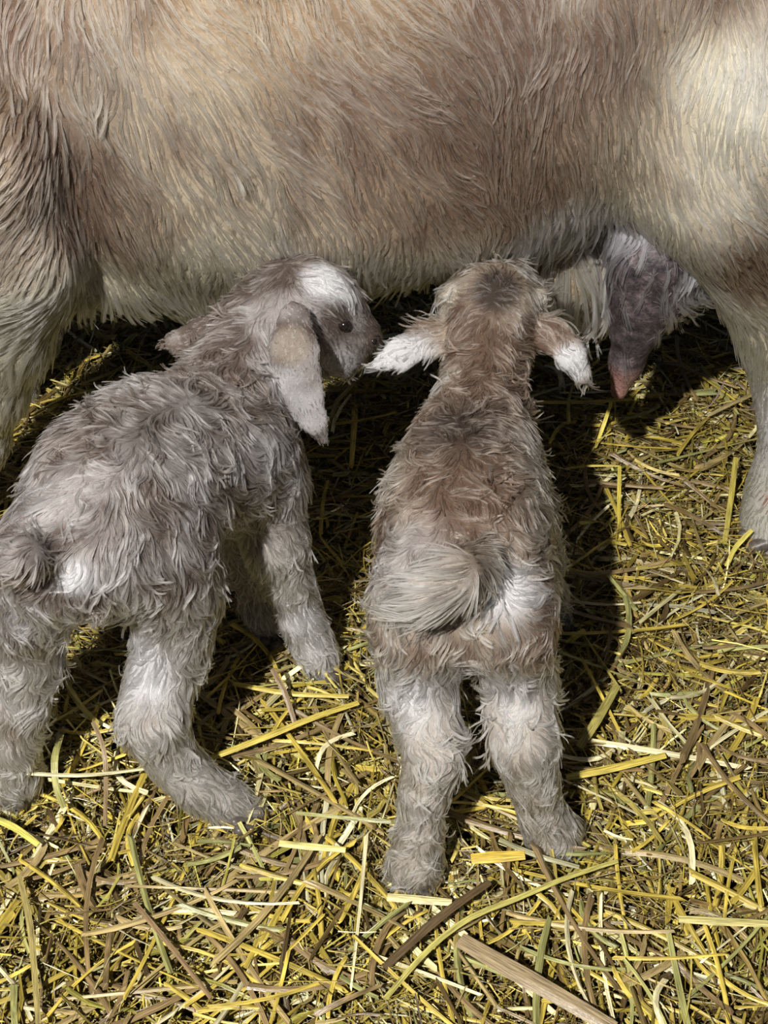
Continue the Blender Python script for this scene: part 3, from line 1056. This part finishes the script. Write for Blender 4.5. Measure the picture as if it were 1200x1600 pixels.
def stalk_path(label, pts, w, col, flat=.2, z0=.016):
    """a distinctive stalk through photo points (u, v, height)"""
    P = np.array([G(u, v, z) for u, v, z in pts])
    # resample
    d = np.r_[0, np.cumsum(np.linalg.norm(np.diff(P, axis=0), axis=1))]
    k = max(4, 3 * len(pts))
    s = np.linspace(0, d[-1], k)
    P = np.stack([np.interp(s, d, P[:, i]) for i in range(3)], 1)
    for _ in range(2):
        P[1:-1] = (P[:-2] + P[1:-1] * 2 + P[2:]) / 4
    T = unit(np.gradient(P, axis=0))
    up = np.array([0, -.25, 1.])
    B = unit(np.cross(T, up))
    U = np.cross(B, T)
    V = []
    for i in range(k):
        f = w / 2 * (1 - .35 * abs(i / (k - 1) - .4))
        V += [P[i] - B[i] * f, P[i] + U[i] * f * flat + B[i] * f * .15, P[i] + B[i] * f, P[i] - U[i] * f * flat]
    V = np.array(V)
    Q = []
    for s_ in range(k - 1):
        for q in range(4):
            q2 = (q + 1) % 4
            Q.append([s_ * 4 + q, s_ * 4 + q2, s_ * 4 + 4 + q2, s_ * 4 + 4 + q])
    Q += [[3, 2, 1, 0], [4 * k - 4, 4 * k - 3, 4 * k - 2, 4 * k - 1]]
    c = V[0]
    fb_ = np.stack([np.repeat(np.linspace(0, d[-1], k) / .02, 4), np.tile([-1, -.15, 1, .15], k) * w / .0022, np.full(4 * k, 31.0 + 40 * w * 1000 % 17)], 1)
    me = mesh_from('straw_stalk', V - c, np.array(Q), np.tile(np.array(col), (len(V), 1)), False, fb_)
    o = link('straw_stalk', me, M_STRAW)
    o.location = c
    tag(o, label, 'straw')


YEL, PALE, BRN, DBR, OLV = (.66, .52, .10), (.80, .73, .42), (.30, .21, .11), (.13, .085, .04), (.42, .40, .14)
stalk_path('long curving yellow green straw stalk, the longest one, below the kid seen from behind', [(602, 1560, .016), (670, 1480, .02), (735, 1430, .024), (800, 1408, .026), (880, 1372, .026), (965, 1345, .02)], .0045, (.56, .50, .14), .6)
stalk_path('broad flat brown stem lying diagonally near the bottom edge', [(718, 1468, .018), (790, 1510, .022), (880, 1560, .022), (960, 1608, .018)], .014, (.36, .27, .15), .2)
stalk_path('dark brown curled leaf left of the longest stalk', [(600, 1512, .018), (660, 1455, .022), (710, 1415, .024), (765, 1378, .02)], .007, DBR, .4)
stalk_path('short broad golden flat piece between the hind feet of the kid seen from behind', [(736, 1342, .022), (820, 1336, .022)], .0095, (.70, .50, .08), .2)
stalk_path('pale straight stalk lying just below the left hind hoof of the kid seen from behind', [(605, 1402, .018), (706, 1410, .018)], .007, (.76, .68, .32), .3)
stalk_path('long thin pale stalk crossing in front of the foot at the left edge', [(-20, 1202, .045), (60, 1210, .04), (130, 1213, .036), (235, 1200, .03)], .0035, PALE, .7)
stalk_path('curled dry brown leaf standing up between the hind legs of the grey brown kid', [(145, 1128, .05), (163, 1165, .035), (166, 1210, .02), (164, 1290, .01)], .004, BRN, .4)
stalk_path('olive leaf bending down beside the upright brown leaf', [(95, 1148, .04), (84, 1185, .045), (86, 1230, .03), (100, 1262, .015)], .006, OLV, .3)
stalk_path('pale yellow stalk just under the front of the grey brown kid hind foot', [(436, 1318, .016), (540, 1328, .018)], .006, (.82, .74, .26), .3)
stalk_path('long golden stalk slanting up right from the grey brown kid hind foot', [(320, 1188, .02), (420, 1150, .024), (490, 1120, .026), (560, 1098, .022)], .006, YEL, .4)
stalk_path('yellow stalk running left from the foreleg of the grey brown kid', [(365, 1068, .022), (450, 1085, .024), (545, 1088, .022)], .005, YEL, .4)
stalk_path('brown leaf sticking up before the foreleg of the grey brown kid', [(425, 1045, .05), (445, 1080, .035), (462, 1135, .018)], .005, BRN, .3)
stalk_path('bright yellow stalk standing up beside the bent stalk under the teat', [(968, 728, .045), (967, 790, .02), (968, 850, .008)], .004, (.62, .50, .08), .5)
stalk_path('thin yellow stalk running left from the top of the upright yellow one', [(885, 732, .04), (925, 727, .046), (968, 728, .046)], .003, (.62, .50, .08), .5)
stalk_path('upright wide yellow green blade left of the adult hind hoof', [(1150, 715, .045), (1142, 780, .025), (1132, 850, .01)], .006, (.50, .42, .09), .5)
stalk_path('bent yellow blade touching the front of the adult hind hoof', [(1175, 828, .03), (1148, 855, .018), (1135, 885, .01)], .005, (.68, .58, .12), .3)
stalk_path('brown stalk leaning back to the dark under the adult belly', [(1178, 615, .03), (1140, 632, .03), (1105, 650, .02)], .005, (.40, .32, .14), .4)
stalk_path('yellow stalk rising to the tip of the teat', [(955, 628, .05), (945, 660, .03), (930, 700, .01)], .004, (.70, .58, .08), .4)
stalk_path('forked thin brown twig with seed tips standing in front of the far hind hoof', [(1132, 596, .06), (1118, 625, .04), (1098, 645, .02)], .0016, (.35, .25, .22), .8)
stalk_path('pale straight stalk lying at the right edge near the bottom', [(1060, 1436, .018), (1130, 1440, .02), (1215, 1444, .02)], .0065, (.62, .55, .20), .4)
stalk_path('long olive stalk in the shade right of the brown kid', [(905, 1168, .02), (930, 1130, .026), (965, 1070, .02)], .008, (.42, .36, .10), .15)
stalk_path('golden stalk crossing the shadow edge right of the brown kid', [(885, 1215, .02), (960, 1200, .022), (1040, 1180, .022)], .007, YEL, .3)
stalk_path('grey green stalk lying in front of the right hind foot of the brown kid', [(780, 1312, .018), (840, 1338, .024), (905, 1355, .02)], .0045, (.38, .36, .20), .4)
stalk_path('brown stem lying straight down at the left edge', [(30, 1370, .016), (48, 1440, .018), (60, 1600, .018)], .005, (.42, .34, .12), .4)
stalk_path('straight yellow stalk lying below the left kid from the left edge', [(-20, 1275, .018), (20, 1290, .02), (60, 1320, .018)], .006, (.75, .68, .15), .4)
stalk_path('dark slender stalk slanting down near the bottom left', [(210, 1410, .018), (260, 1470, .022), (330, 1560, .018)], .004, (.30, .20, .10), .5)
